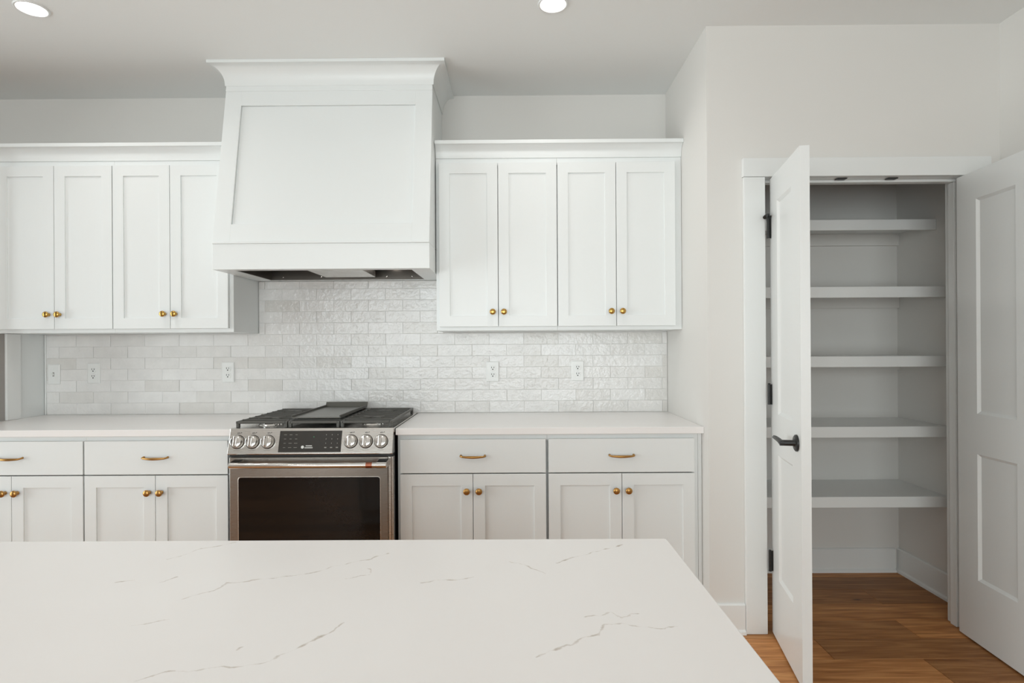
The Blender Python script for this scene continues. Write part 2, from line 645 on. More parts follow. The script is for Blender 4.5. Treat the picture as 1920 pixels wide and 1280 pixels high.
# floor: a subfloor slab with single oak planks laid along X
floor = struct('floor', boxes((XW - 0.15, XR + 0.15, YR - 0.15, YB + 0.15, -0.12, -0.012)), 'grout',
               'brown oak plank floor', 'floor')
PITCH = 0.1704
SEAM0 = 2.4082
joints = {3: [-0.35, 1.836], 1: [-0.9, 0.2, 1.79], 0: [-0.2, 1.315], -1: [-1.3, 0.35, 1.68], 2: [-1.0, 0.85], 4: [0.1, 1.45]}
row_lo = math.floor((YR - SEAM0) / PITCH)
row_hi = math.ceil((YB - SEAM0) / PITCH)
for r in range(row_lo, row_hi):
    y0 = max(SEAM0 + r * PITCH, YR)
    y1 = min(SEAM0 + (r + 1) * PITCH, YB)
    if y1 - y0 < 0.01:
        continue
    js = joints.get(r)
    if js is None:
        js = []
        x = XW + random.uniform(0.5, 1.8)
        while x < XR - 0.4:
            js.append(x)
            x += random.uniform(1.3, 2.0)
    xs = [XW] + sorted(js) + [XR]
    for a, b_ in zip(xs, xs[1:]):
        cx, cy = (a + b_) / 2, (y0 + y1) / 2
        hw, hd = (b_ - a) / 2 - 0.0009, (y1 - y0) / 2 - 0.0007
        bm = bmesh.new()
        e = 0.0012
        lo = [bm.verts.new(p) for p in ((-hw, -hd, -0.012), (hw, -hd, -0.012), (hw, hd, -0.012), (-hw, hd, -0.012))]
        md = [bm.verts.new(p) for p in ((-hw, -hd, -e), (hw, -hd, -e), (hw, hd, -e), (-hw, hd, -e))]
        tp = [bm.verts.new(p) for p in ((-hw + e, -hd + e, 0), (hw - e, -hd + e, 0), (hw - e, hd - e, 0), (-hw + e, hd - e, 0))]
        for A, Bv in ((lo, md), (md, tp)):
            for k in range(4):
                j = (k + 1) % 4
                bm.faces.new((A[k], A[j], Bv[j], Bv[k]))
        bm.faces.new(tp)
        bm.faces.new(lo[::-1])
        link('plank', finish(bm, 'plank'), 'wood', floor, (cx, cy, 0))

# baseboards (with a small shoe moulding)
BBH = 0.135


def baseboard(name, p, q, axis, face, out, label):
    """board along an axis from p to q, standing on face, projecting by out (sign = direction)"""
    bm = bmesh.new()
    t = 0.014
    prof = [(0.0005, 0.0005), (out * 0.026 / abs(out), 0.0005), (out * 0.024 / abs(out), 0.012), (out * t / abs(out), 0.02),
            (out * t / abs(out), BBH - 0.006), (out * (t - 0.006) / abs(out), BBH), (0.0005, BBH)]
    s = 1 if out > 0 else -1
    prof = [(face + (u if abs(u) > 0.001 else s * 0.0005), v) for u, v in prof]
    if axis == 'x':
        add_prism(bm, prof, 'x', p, q)
    else:
        add_prism(bm, prof, 'y', p, q)
    return struct(name, bm, 'trim', label, 'baseboard')


baseboard('baseboard_pantry_wall', XS, OX0 - 0.098, 'x', YF, -1, 'white baseboard between the cabinets and the pantry casing')
baseboard('baseboard_pantry_back', XS + 0.111, XR - 0.028, 'x', YB, -1, 'white baseboard along the back of the pantry')
baseboard('baseboard_pantry_right', YF + 0.11, YB - 0.001, 'y', XR, -1, 'white baseboard along the right side of the pantry')
baseboard('baseboard_right', YR + 0.03, YF - 0.001, 'y', XR, -1, 'white baseboard behind the right pantry door')
baseboard('baseboard_rear', XW + 0.03, XR - 0.03, 'x', YR, 1, 'white baseboard along the wall facing the kitchen')
baseboard('baseboard_left', YR + 0.03, 2.60, 'y', XW, 1, 'white baseboard along the left wall')

# pantry door frame: casing boards, jambs, stops, catches
frame = struct_empty('trim_1', ((OX0 + OX1) / 2, YF, 0), 'white flat casing and jambs around the pantry doorway', 'door frame')
cw = 0.096
cf = YF - 0.018
obj('casing_board', boxes((OX0 - cw, OX0 + 0.0, cf, YF - .0005, 0.001, OZ - 0.001)), 'trim', frame, 0.002)
obj('casing_board', boxes((OX1 + 0.0, OX1 + cw, cf, YF - .0005, 0.001, OZ - 0.001)), 'trim', frame, 0.002)
obj('head_casing', boxes((OX0 - cw - 0.004, 2.141, cf - 0.004, YF - .0005, OZ, 2.139)), 'trim', frame, 0.002)
jb = YF + 0.112
for x0, x1 in ((OX0 - 0.0125, OX0 - 0.0005), (OX1 + 0.0005, OX1 + 0.0125)):
    obj('jamb', boxes((x0, x1, YF + 0.0002, jb, 0.001, OZ)), 'trim', frame, 0.0015)
obj('head_jamb', boxes((OX0 - .0125, OX1 + .0125, YF + 0.0002, jb, OZ + 0.0005, OZ + 0.0125)), 'trim', frame, 0.0015)
for x0, x1 in ((OX0 - 0.0003, OX0 + 0.011), (OX1 - 0.011, OX1 + 0.0003)):
    obj('door_stop', boxes((x0, x1, YF + 0.042, YF + 0.08, 0.001, OZ - 0.012)), 'trim', frame, 0.002)
obj('head_stop', boxes((OX0, OX1, YF + 0.042, YF + 0.08, OZ - 0.0115, OZ + 0.0002)), 'trim', frame, 0.002)
for x in (1.492, 1.722):
    o = obj('catch_plate', boxes((x - 0.022, x + 0.022, YF + 0.008, YF + 0.036, OZ - 0.0040, OZ)), 'black', frame, 0.001)
    o['label'] = 'small black catch plate'


# ------------------------------------------------------------------ pantry door leaves
def door_leaf(bm_w, H, zcuts, stile, th=0.035):
    """leaf in its own frame: x from the hinge along the width, y thickness (0..th), z up; recessed panels on both faces"""
    bm = bmesh.new()
    w = bm_w
    z1, z2, z3, z4 = zcuts
    xs = [0, stile, w - stile, w]
    zs = [0, z1, z2, z3, z4, H]
    d, s = 0.009, 0.012
    for y, sg in ((0, 1), (th, -1)):
        V = {(i, k): bm.verts.new((x, y, z)) for i, x in enumerate(xs) for k, z in enumerate(zs)}
        for i in range(3):
            for k in range(5):
                q = [V[i, k], V[i + 1, k], V[i + 1, k + 1], V[i, k + 1]]
                if i == 1 and k in (1, 3):
                    x0, x1, u0, u1 = xs[1] + s, xs[2] - s, zs[k] + s, zs[k + 1] - s
                    n = [bm.verts.new(p) for p in ((x0, y + sg * d, u0), (x1, y + sg * d, u0), (x1, y + sg * d, u1), (x0, y + sg * d, u1))]
                    for a in range(4):
                        b = (a + 1) % 4
                        bm.faces.new((q[a], q[b], n[b], n[a]))
                    bm.faces.new(n)
                else:
                    bm.faces.new(q)
        if y == 0:
            V0 = V
    # edges of the leaf
    for k in range(5):
        for i in (0, 3):
            bm.faces.new((V0[i, k], V0[i, k + 1], V[i, k + 1], V[i, k]))
    for i in range(3):
        for k in (0, 5):
            bm.faces.new((V0[i, k], V0[i + 1, k], V[i + 1, k], V[i, k]))
    return bm


LEAF_H = 2.037
ZCUT = (0.272, 0.818, 0.990, 1.916)


def make_leaf(name, hinge, direction, flip, label):
    """leaf whose visible face starts at hinge and runs in direction; thickness to the +X side"""
    root = struct_empty(name, (*hinge, 0.008), label, 'door')
    d = Vector((*direction, 0)).normalized()
    t = Vector((-d.y, d.x, 0))
    if t.x < 0:
        t = -t
    mat = Matrix(((d.x, t.x, 0, 0), (d.y, t.y, 0, 0), (0, 0, 1, 0), (0, 0, 0, 1)))
    root.matrix_basis = Matrix.Translation((*hinge, 0.008)) @ mat
    me = finish(door_leaf(0.452, LEAF_H, ZCUT, 0.118), 'leaf')
    leaf = link('leaf', me, 'trim', root)
    for k, (z0, z1) in enumerate(((ZCUT[0], ZCUT[1]), (ZCUT[2], ZCUT[3]))):
        bm = boxes((0.118 + 0.013, 0.452 - 0.118 - 0.013, 0.0086, 0.035 - 0.0086, z0 + 0.013, z1 - 0.013))
        link('panel', finish(bm, 'panel'), 'trim', root)
    return root


door_1 = make_leaf('door_1', (1.156, 2.627), (-0.083, -0.44), 1,
                   'left leaf of the white pantry door, swung open with a black lever')
door_2 = make_leaf('door_2', (1.996, 2.627), (-0.030, -0.44), 1,
                   'right leaf of the white pantry door, open against the right wall')
# hinges of the left leaf
for k, z in enumerate((1.822, 1.078, 0.333)):
    bm = bmesh.new()
    for q in range(5):
        add_lathe(bm, [(0.0058, -0.045 + q * 0.018), (0.0064, -0.0445 + q * 0.018), (0.0064, -0.0275 + q * 0.018), (0.0058, -0.027 + q * 0.018)],
                  (1.1385, 2.6065, z), 'z', 12)
    add_lathe(bm, [(0.004, 0.045), (0.006, 0.047), (0.0055, 0.05), (0.002, 0.051)], (1.1385, 2.6065, z), 'z', 12)
    h = obj('hinge', bm, 'black', door_1, smooth=True)
    h['label'] = 'black butt hinge'
    bm = boxes((1.1465, 1.1545, 2.6075, 2.6105, z - 0.045, z + 0.045))
    obj('hinge_plate', bm, 'black', h)
# hinge-pin door stop on the top hinge
bm = bmesh.new()
add_tube(bm, [(1.1385, 2.6065, 1.874), (1.128, 2.592, 1.876), (1.116, 2.578, 1.868)], [0.0045, 0.0045, 0.004], 10)
add_tube(bm, [(1.118, 2.580, 1.870), (1.108, 2.570, 1.862)], [0.0085, 0.0085], 12)
add_tube(bm, [(1.1385, 2.6065, 1.868), (1.1385, 2.6065, 1.886)], [0.007, 0.006], 12)
add_tube(bm, [(1.1385, 2.6065, 1.874), (1.150, 2.600, 1.871)], [0.0045, 0.006], 10)
o = obj('hinge_pin_stop', bm, 'black', door_1, smooth=True)
o['label'] = 'black hinge pin door stop with a rubber tip'
# lever on the left leaf (rosette, spindle, lever), on the face turned to the kitchen
dv = Vector((-0.083, -0.44, 0)).normalized()
nv = Vector((dv.y, -dv.x, 0))
if nv.x > 0:
    nv = -nv
base = Vector((1.156, 2.627, 0.922)) + dv * 0.398
bm = bmesh.new()
add_tube(bm, [base + nv * 0.0003, base + nv * 0.006, base + nv * 0.0095], [0.0325, 0.032, 0.027], 32)
lever = obj('handle', bm, 'black', door_1, smooth=True)
lever['label'] = 'matte black lever handle on a round rosette'
bm = bmesh.new()
add_tube(bm, [base + nv * 0.009, base + nv * 0.014, base + nv * 0.062], [0.015, 0.0115, 0.0115], 20)
obj('spindle', bm, 'black', lever, smooth=True)
bm = bmesh.new()
tip = base + nv * 0.056
add_tube(bm, [tip + dv * 0.010, tip, tip - dv * 0.03 + Vector((0, 0, 0.004)), tip - dv * 0.085 + Vector((0, 0, 0.006)), tip - dv * 0.112 + Vector((0, 0, 0.005))],
         [0.0095, 0.0105, 0.0095, 0.0085, 0.007], 16)
obj('grip', bm, 'black', lever, smooth=True)

# ------------------------------------------------------------------ backsplash tiles, each a piece of the back wall
TP_Z, TP_X = 0.0648, 0.198
TZ0 = 0.9245
T_Y = YB - 0.0115
HX0, HX1 = -1.4687, -0.4061      # gap between the upper cabinets
grout = obj('grout_bed', boxes((XL + 0.003, XS - 0.001, YB - 0.008, YB - 0.0003, CT + 0.0003, 1.384),
                               (HX0 + .001, HX1 - .001, YB - 0.008, YB - 0.0003, 1.384, 1.68)), 'grout', wall_back)


def tile(x0, x1, z0, z1):
    g = 0.0006
    x0, x1, z0, z1 = x0 + g, x1 - g, z0 + g, z1 - g
    cx, cz = (x0 + x1) / 2, (z0 + z1) / 2
    hw, hh = (x1 - x0) / 2, (z1 - z0) / 2
    bm = bmesh.new()
    proud = random.uniform(-0.0008, 0.0012)
    tx, tz = random.gauss(0, 0.0022), random.gauss(0, 0.0055)
    e = 0.0011

    def fy(x, z):
        return T_Y - YB - proud + x * tx + z * tz
    bk = [bm.verts.new(p) for p in ((-hw, -0.0078, -hh), (hw, -0.0078, -hh), (hw, -0.0078, hh), (-hw, -0.0078, hh))]
    md = [bm.verts.new((x, fy(x, z) + 0.0008, z)) for x, z in ((-hw, -hh), (hw, -hh), (hw, hh), (-hw, hh))]
    ft = [bm.verts.new((x, fy(x, z), z)) for x, z in ((-hw + e, -hh + e), (hw - e, -hh + e), (hw - e, hh - e), (-hw + e, hh - e))]
    for A, B in ((bk, md), (md, ft)):
        for k in range(4):
            j = (k + 1) % 4
            bm.faces.new((A[k], A[j], B[j], B[k]))
    bm.faces.new(ft)
    link('tile', finish(bm, 'tile'), 'tile', wall_back, (cx, YB, cz))


for r in range(12):
    z0 = TZ0 + r * TP_Z
    z1 = z0 + TP_Z
    full = z0 < 1.36
    xa, xb = (XL + 0.012, XS - 0.002) if full else (HX0 + 0.002, HX1 - 0.002)
    zt = min(z1, 1.384) if r == 7 else min(z1, 1.681)
    off = -0.9364 + (0 if r % 2 == 0 else 0.099)
    k = math.floor((xa - off) / TP_X)
    while off + k * TP_X < xb:
        x0, x1 = max(off + k * TP_X, xa), min(off + (k + 1) * TP_X, xb)
        k += 1
        if x1 - x0 < 0.012:
            continue
        if r == 7:
            # the row that runs on behind the cabinets: whole between them, cut short under them
            for a, b, zz in ((max(x0, xa), min(x1, HX0), 1.384), (max(x0, HX0), min(x1, HX1), z1), (max(x0, HX1), min(x1, xb), 1.384)):
                if b - a > 0.012:
                    tile(a, b, z0, zz)
        else:
            tile(x0, x1, z0, zt)
obj('edge_trim', boxes((XL + 0.002, XL + 0.011, YB - 0.013, YB - 0.0003, CT + .0005, 1.384)), 'plastic', wall_back, 0.002)


# ------------------------------------------------------------------ cabinets
def shaker(bm, x0, x1, z0, z1, yf, yb, rail):
    """four-sided frame with a rectangular hole, one mesh"""
    o = [(x0, z0), (x1, z0), (x1, z1), (x0, z1)]
    i = [(x0 + rail, z0 + rail), (x1 - rail, z0 + rail), (x1 - rail, z1 - rail), (x0 + rail, z1 - rail)]
    F = [bm.verts.new((x, yf, z)) for x, z in o]
    Fi = [bm.verts.new((x, yf, z)) for x, z in i]
    Bk = [bm.verts.new((x, yb, z)) for x, z in o]
    Bi = [bm.verts.new((x, yb, z)) for x, z in i]
    for k in range(4):
        j = (k + 1) % 4
        bm.faces.new((F[k], F[j], Fi[j], Fi[k]))
        bm.faces.new((Bk[j], Bk[k], Bi[k], Bi[j]))
        bm.faces.new((F[j], F[k], Bk[k], Bk[j]))
        bm.faces.new((Fi[k], Fi[j], Bi[j], Bi[k]))


bm = bmesh.new()
add_lathe(bm, [(0.0085, 0.0), (0.0085, -0.0015), (0.0052, -0.004), (0.0048, -0.012), (0.0062, -0.0145), (0.0125, -0.0165), (0.0152, -0.0195),
               (0.0158, -0.0225), (0.0148, -0.0255), (0.0115, -0.028), (0.006, -0.0293), (0.0015, -0.0296)], seg=28)
KNOB = finish(bm, 'knob', smooth=True, angle=60)
KNOB_B = KNOB.copy()
bm = bmesh.new()
pts, rad = [], []
for k in range(17):
    t = -1 + k / 8
    pts.append((0.054 * t, -0.0245 + 0.007 * t * t, -0.0015 * (1 - t * t)))
    rad.append(0.0062 - 0.0024 * abs(t) ** 1.5)
pts = [(-0.056, 0.0, 0.003), (-0.0575, -0.010, 0.0025), (-0.057, -0.0155, 0.0015)] + pts[1:-1] + [(0.057, -0.0155, 0.0015), (0.0575, -0.010, 0.0025), (0.056, 0.0, 0.003)]
rad = [0.0052, 0.0042, 0.0038] + rad[1:-1] + [0.0038, 0.0042, 0.0052]
add_tube(bm, pts, rad, 14)
PULL = finish(bm, 'pull', smooth=True, angle=70)


def hw(name, me, mat, parent, loc):
    o = link(name, me, mat, parent)
    o.matrix_parent_inverse = world_of(parent).inverted()
    o.location = loc
    return o


def cab_door(root, x0, x1, z0, z1, yface, rail, knob_side, knob_z, knob_mesh, knob_mat, klabel):
    th = 0.0195
    bm = bmesh.new()
    shaker(bm, x0, x1, z0, z1, yface, yface + th, rail)
    d = obj('door', bm, 'cabinet', root, 0.0011)
    obj('panel', boxes((x0 + rail - .004, x1 - rail + .004, yface + 0.0075, yface + 0.0145, z0 + rail - .004, z1 - rail + .004)), 'cabinet', d)
    kx = x1 - 0.0275 if knob_side > 0 else x0 + 0.0275
    k = hw('knob', knob_mesh, knob_mat, d, (kx, yface - 0.0002, knob_z))
    k['label'] = klabel
    return d


def carcass(x0, x1, z0, z1, yf, s0, s1, top, bottom):
    """open-fronted box: thin panels, face rails at top and bottom, face stiles (x up to s0 / from s1) only at exposed ends"""
    t = 0.017
    x0, x1 = x0 + 0.0004, x1 - 0.0004
    yb = YB - 0.0006
    set_back = 0.016
    bs = [(x0, x0 + t, yf + set_back, yb, z0, z1), (x1 - t, x1, yf + set_back, yb, z0, z1),
          (x0 + t, x1 - t, yf + set_back, yb, z0, z0 + t), (x0 + t, x1 - t, yf + set_back, yb, z1 - t, z1),
          (x0 + t, x1 - t, yb - 0.006, yb, z0 + t, z1 - t),
          (x0, x1, yf, yf + set_back, top, z1), (x0, x1, yf, yf + set_back, z0, bottom)]
    if s0 is not None:
        bs.append((x0, s0, yf, yf + set_back, bottom, top))
    if s1 is not None:
        bs.append((s1, x1, yf, yf + set_back, bottom, top))
    return boxes(*bs)


def upper_cabinet(x0, x1, d0, d1, d2, label, group, s0=None, s1=None):
    """carcass x0..x1; doors d0..d1 and d1..d2"""
    root = empty('upper_cabinet', ((x0 + x1) / 2, YB, 1.385))
    tag(root, label, 'cabinet', group)
    yf = YB - 0.305
    obj('body', carcass(x0, x1, 1.385, 2.283, yf, s0, s1, 2.246, 1.412), 'cabinet', root)
    g = 0.0014
    cab_door(root, d0, d1 - g, 1.4045, 2.2555, yf - 0.020, 0.0555, 1, 1.480, KNOB, 'brass', 'round polished brass knob')
    cab_door(root, d1 + g, d2, 1.4045, 2.2555, yf - 0.020, 0.0555, -1, 1.480, KNOB, 'brass', 'round polished brass knob')
    return root


UG = 'white shaker upper cabinets'
upper_cabinet(XL + 0.001, -2.0913, -2.698, -2.3962, -2.0932, 'white two-door upper cabinet at the far left, above the light switch', UG)
upper_cabinet(-2.0913, HX0, -2.0888, -1.7907, -1.4895, 'white two-door upper cabinet directly left of the range hood', UG, None, -1.497)
upper_cabinet(HX1, 0.2255, -0.3885, -0.0820, 0.2235, 'white two-door upper cabinet directly right of the range hood', UG, -0.381, None)
upper_cabinet(0.2255, XS - 0.001, 0.2278, 0.5312, 0.8377, 'white two-door upper cabinet against the right return wall', UG, None, 0.830)


def cove(depth, height, n=8, lip=0.018, foot=0.006):
    """crown profile (out, z): out is how far it stands off, z measured from its foot"""
    pts = [(0.0, 0.0), (foot, 0.0), (foot, 0.006)]
    for k in range(n + 1):
        a = math.pi / 2 * k / n
        pts.append((foot + (depth - foot - 0.004) * (1 - math.cos(a)), 0.006 + (height - lip - 0.006) * math.sin(a)))
    pts += [(depth, height - lip), (depth, height), (0.0, height)]
    return pts


def crown_run(name, x0, x1, label):
    yf = YB - 0.305
    bm = bmesh.new()
    add_prism(bm, [(yf - o, 2.2835 + z) for o, z in cove(0.049, 0.08)], 'x', x0, x1)
    c = obj(name, bm, 'cabinet', None, smooth=True, angle=35)
    return tag(c, label, 'crown molding', 'crown moldings on the upper cabinets')


crown_run('crown_molding', XL + 0.001, HX0 - 0.0005, 'white cove crown molding along the upper cabinets left of the hood')
crown_run('crown_molding', HX1 + 0.0015, XS - 0.001, 'white cove crown molding along the upper cabinets right of the hood')


def base_cabinet(x0, x1, d0, d1, d2, label, s0=None, s1=None, px=None):
    root = empty('base_cabinet', ((x0 + x1) / 2, YB, 0))
    tag(root, label, 'cabinet', 'white shaker base cabinets')
    yf = YB - 0.61
    obj('body', carcass(x0, x1, 0.10, CT - 0.0315, yf, s0, s1, 0.858, 0.124), 'cabinet', root)
    obj('toe_kick', boxes((x0 + 0.0004, x1 - 0.0004, yf + 0.07, YB - 0.01, 0.001, 0.0995)), 'cabinet', root)
    yd = yf - 0.020
    dr = obj('drawer', boxes((d0, d2, yd, yd + 0.0195, 0.7105, 0.8675)), 'cabinet', root, 0.0015)
    p = hw('pull', PULL, 'antique', dr, ((d0 + d2) / 2 if px is None else px, yd - 0.0002, 0.789))
    p['label'] = 'arched antique brass drawer pull'
    g = 0.0012
    cab_door(root, d0, d1 - g, 0.115, 0.7055, yd, 0.055, 1, 0.628, KNOB_B, 'antique', 'round antique brass knob')
    cab_door(root, d1 + g, d2, 0.115, 0.7055, yd, 0.055, -1, 0.628, KNOB_B, 'antique', 'round antique brass knob')
    return root


RX0, RX1 = -1.3195, -0.5575       # range
base_cabinet(XL + 0.001, -2.0209, -2.700, -2.3605, -2.0246, 'white base cabinet with drawer and two doors at the far left, under the light switch')
base_cabinet(-2.0209, RX0 - 0.013, -2.0171, -1.6842, -1.3441, 'white base cabinet with drawer and two doors directly left of the range', None, -1.352)
base_cabinet(RX1 + 0.006, 0.1495, -0.5378, -0.1975, 0.1433, 'white base cabinet with drawer and two doors directly right of the range', -0.530, None)
rb = base_cabinet(0.1495, 0.857, 0.1558, 0.4975, 0.8367, 'white base cabinet with drawer and two doors beside the right return wall', None, 0.829)
obj('filler_strip', boxes((0.8575, XS - 0.0008, YB - 0.612, YB - 0.59, 0.10, CT - 0.0315)), 'cabinet', rb, 0.0015)

# tall cabinet closing the left end of the run; its side shows under the upper cabinets
tall = tag(empty('tall_cabinet', ((XW + XL) / 2, YB, 0)), 'white tall cabinet side standing at the left end of the worktop', 'cabinet')
obj('body', boxes((XW + 0.004, XL - 0.0005, 2.98, YB - 0.001, 0.10, 2.363)), 'cabinet', tall, 0.001)
obj('toe_kick', boxes((XW + 0.004, XL - 0.0005, 3.03, YB - 0.01, 0.001, 0.0995)), 'cabinet', tall)
for x0, x1 in ((XW + 0.008, (XW + XL) / 2 - 0.001), ((XW + XL) / 2 + 0.001, XL - 0.004)):
    bm = bmesh.new()
    shaker(bm, x0, x1, 0.115, 2.33, 2.960, 2.9795, 0.06)
    d = obj('door', bm, 'cabinet', tall, 0.001)
    obj('panel', boxes((x0 + .056, x1 - .056, 2.9675, 2.9745, 0.171, 2.274)), 'cabinet', d)
obj('side_stile', boxes((XL + 0.0002, XL + 0.0120, 3.072, 3.160, CT + .001, 1.3835)), 'trim', tall, 0.001)
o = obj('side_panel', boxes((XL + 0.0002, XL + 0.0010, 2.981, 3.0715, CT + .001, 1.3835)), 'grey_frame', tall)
o['label'] = 'grey strip of the side'

# worktops
for x0, x1, lab in ((XL + 0.001, RX0 - 0.003, 'pale quartz worktop running from the left wall to the range'),
                    (RX1 + 0.003, XS - 0.0008, 'pale quartz worktop between the range and the right return wall')):
    tag(obj('worktop', boxes((x0, x1, YB - 0.648, YB - 0.0004, CT - 0.031, CT)), 'quartz', None, 0.0018), lab, 'countertop', 'worktops beside the range')

# ------------------------------------------------------------------ range hood
hood = tag(empty('range_hood', (-0.938, YB, 1.682)), 'large white tapered range hood with a framed panel and flared crown', 'range hood')
AX0, AX1 = HX0 + 0.004, HX1 - 0.0035
AYF = 2.817
AZ0, AZ1 = 1.682, 1.806
IX0, IX1, IY0, IY1 = -1.376, -0.505, 2.872, 3.288
# apron: front, sides, underside ledge around the liner
bm = boxes((AX0, AX1, AYF, AYF + 0.05, AZ0, AZ1), (AX0, AX0 + 0.03, AYF + 0.05, YB - 0.013, AZ0 + 0.0, AZ1), (AX1 - 0.03, AX1, AYF + 0.05, YB - 0.013, AZ0, AZ1))
obj('apron', bm, 'cabinet', hood, 0.001)
obj('underside', boxes((AX0 + .03, IX0, AYF + .05, YB - .013, AZ0 + .0005, AZ0 + .015), (IX1, AX1 - .03, AYF + .05, YB - .013, AZ0 + .0005, AZ0 + .015),
                       (IX0, IX1, AYF + .05, IY0, AZ0 + .0005, AZ0 + .015), (IX0, IX1, IY1, YB - .013, AZ0 + .0005, AZ0 + .015)), 'cabinet', hood)
bm = boxes((AX0 - 0.001, AX1 + 0.001, AYF - 0.006, YB - 0.31, AZ1 + 0.0002, AZ1 + 0.012))
obj('ledge', bm, 'cabinet', hood, 0.003)
# tapered body: side profile extruded; face framing and sunk panel
BZ0, BZ1 = AZ1 + 0.0125, 2.637
BY0, BY1 = 2.829, 2.976          # face of the sunk panel at foot and head
bm = bmesh.new()
add_prism(bm, [(BY0 + .002, BZ0), (BY1 + .002, BZ1), (BY1 + .002, ZC - 0.001), (YB - 0.0005, ZC - 0.001), (YB - 0.0005, BZ0)], 'x', AX0 + 0.0005, AX1 - 0.0005)
obj('body', bm, 'cabinet', hood)


def face_y(z, out):
    t = (z - BZ0) / (BZ1 - BZ0)
    return BY0 + (BY1 - BY0) * t - out


def face_board(name, x0, x1, z0, z1, out=0.0115):
    bm = bmesh.new()
    A = [bm.verts.new((x, face_y(z, o), z)) for o in (-0.0015, out) for x, z in ((x0, z0), (x1, z0), (x1, z1), (x0, z1))]
    for f in ((0, 3, 2, 1), (4, 5, 6, 7), (0, 1, 5, 4), (1, 2, 6, 5), (2, 3, 7, 6), (3, 0, 4, 7)):
        bm.faces.new([A[i] for i in f])
    return obj(name, bm, 'cabinet', hood, 0.0009)


PX0, PX1, PZ0, PZ1 = -1.381, -0.4955, 1.905, 2.531
face_board('stile', AX0 + 0.0005, PX0, BZ0, BZ1)
face_board('stile', PX1, AX1 - 0.0005, BZ0, BZ1)
face_board('rail', PX0, PX1, BZ0, PZ0)
face_board('rail', PX0, PX1, PZ1, BZ1)
face_board('panel', PX0 + .0005, PX1 - .0005, PZ0 + .0005, PZ1 - .0005, 0.0005)
face_board('frieze', AX0 + 0.0004, AX1 - 0.0004, 2.609, BZ1 + 0.004, 0.0145)
# crown: mitred cove around front and both sides, up to the ceiling
CF = face_y(BZ1, 0.0115)
prof = cove(0.068, ZC - 0.0005 - BZ1, 10, 0.015, 0.005)
bm = bmesh.new()
rings = []
for o, z in prof:
    rings.append([bm.verts.new(p) for p in ((AX0 - o, YB - 0.0005, BZ1 + z), (AX0 - o, CF - o, BZ1 + z), (AX1 + o, CF - o, BZ1 + z), (AX1 + o, YB - 0.0005, BZ1 + z))])
for A, B in zip(rings, rings[1:] + rings[:1]):
    for k in range(3):
        bm.faces.new((A[k], A[k + 1], B[k + 1], B[k]))
bm.faces.new([r[0] for r in rings])
bm.faces.new([r[3] for r in rings][::-1])
obj('crown', bm, 'cabinet', hood, smooth=True, angle=35)
# stainless liner: an open tray turned downwards, filter panel and two lamps
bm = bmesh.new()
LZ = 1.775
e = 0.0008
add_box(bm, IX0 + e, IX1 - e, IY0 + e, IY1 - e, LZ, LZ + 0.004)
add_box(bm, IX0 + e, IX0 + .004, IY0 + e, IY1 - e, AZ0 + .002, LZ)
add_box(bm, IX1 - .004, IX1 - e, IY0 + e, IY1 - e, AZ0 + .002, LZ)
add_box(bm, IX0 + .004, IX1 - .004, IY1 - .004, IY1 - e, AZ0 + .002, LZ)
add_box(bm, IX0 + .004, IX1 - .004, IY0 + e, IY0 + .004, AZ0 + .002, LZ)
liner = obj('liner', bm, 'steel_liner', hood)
liner['label'] = 'stainless hood liner with the recess shade in its colour'
bm = boxes((-1.04, -0.765, IY0 + 0.006, 3.205, AZ0 + 0.006, AZ0 + 0.040))
obj('filter_panel', bm, 'steel', hood, 0.002)
for x in (-1.305, -1.09, -0.72, -0.575):
    bm = bmesh.new()
    add_lathe(bm, [(0.004, 0), (0.004, -0.002), (0.0025, -0.0035), (0.0005, -0.004)], (x, IY1 - .0042, AZ0 + .018), 'y', 10)
    obj('screw', bm, 'chrome', liner, smooth=True)
for x in (-1.045, -0.675):
    bm = bmesh.new()
    add_lathe(bm, [(0.027, LZ - .0005), (0.027, LZ - .012), (0.024, LZ - .015)], (x, 3.247, 0), 'z', 24)
    lp = obj('lamp', bm, 'chrome', hood, smooth=True)
    lp['label'] = 'small round hood lamp'
    bm = bmesh.new()
    add_lathe(bm, [(0.021, LZ - .0151), (0.021, LZ - .019), (0.017, LZ - .021)], (x, 3.247, 0), 'z', 24)
    obj('lens', bm, 'hood_lens', lp, smooth=True)


# ------------------------------------------------------------------ gas range
rng = tag(empty('gas_range', ((RX0 + RX1) / 2, YB, 0)), 'stainless steel slide-in gas range with dark oven window', 'range')
RC = (RX0 + RX1) / 2
obj('body', boxes((RX0 + .004, RX1 - .004, 2.705, YB - 0.02, 0.09, 0.905)), 'black', rng, 0.002)
obj('foot', boxes((RX0 + .02, RX1 - .02, 2.76, YB - .05, 0.001, 0.0895)), 'black', rng)
# cooktop tray with raised rim
bm = boxes((RX0, RX1, 2.686, YB - 0.016, 0.9055, 0.9275))
ck = obj('cooktop', bm, 'steel', rng, 0.002)
# control panel (tilted face)
PT = math.atan2(0.035, 0.111)
bm = bmesh.new()
add_prism(bm, [(2.685, 0.9285), (2.650, 0.8165), (2.6535, 0.812), (2.705, 0.812), (2.705, 0.905), (2.687, 0.905)], 'x', RX0 + 0.003, RX1 - 0.003)
cp = obj('control_panel', bm, 'steel', rng, 0.0018)
obj('vent_gap', boxes((RX0 + .004, RX1 - .004, 2.674, 2.704, 0.7985, 0.8118)), 'black', rng)


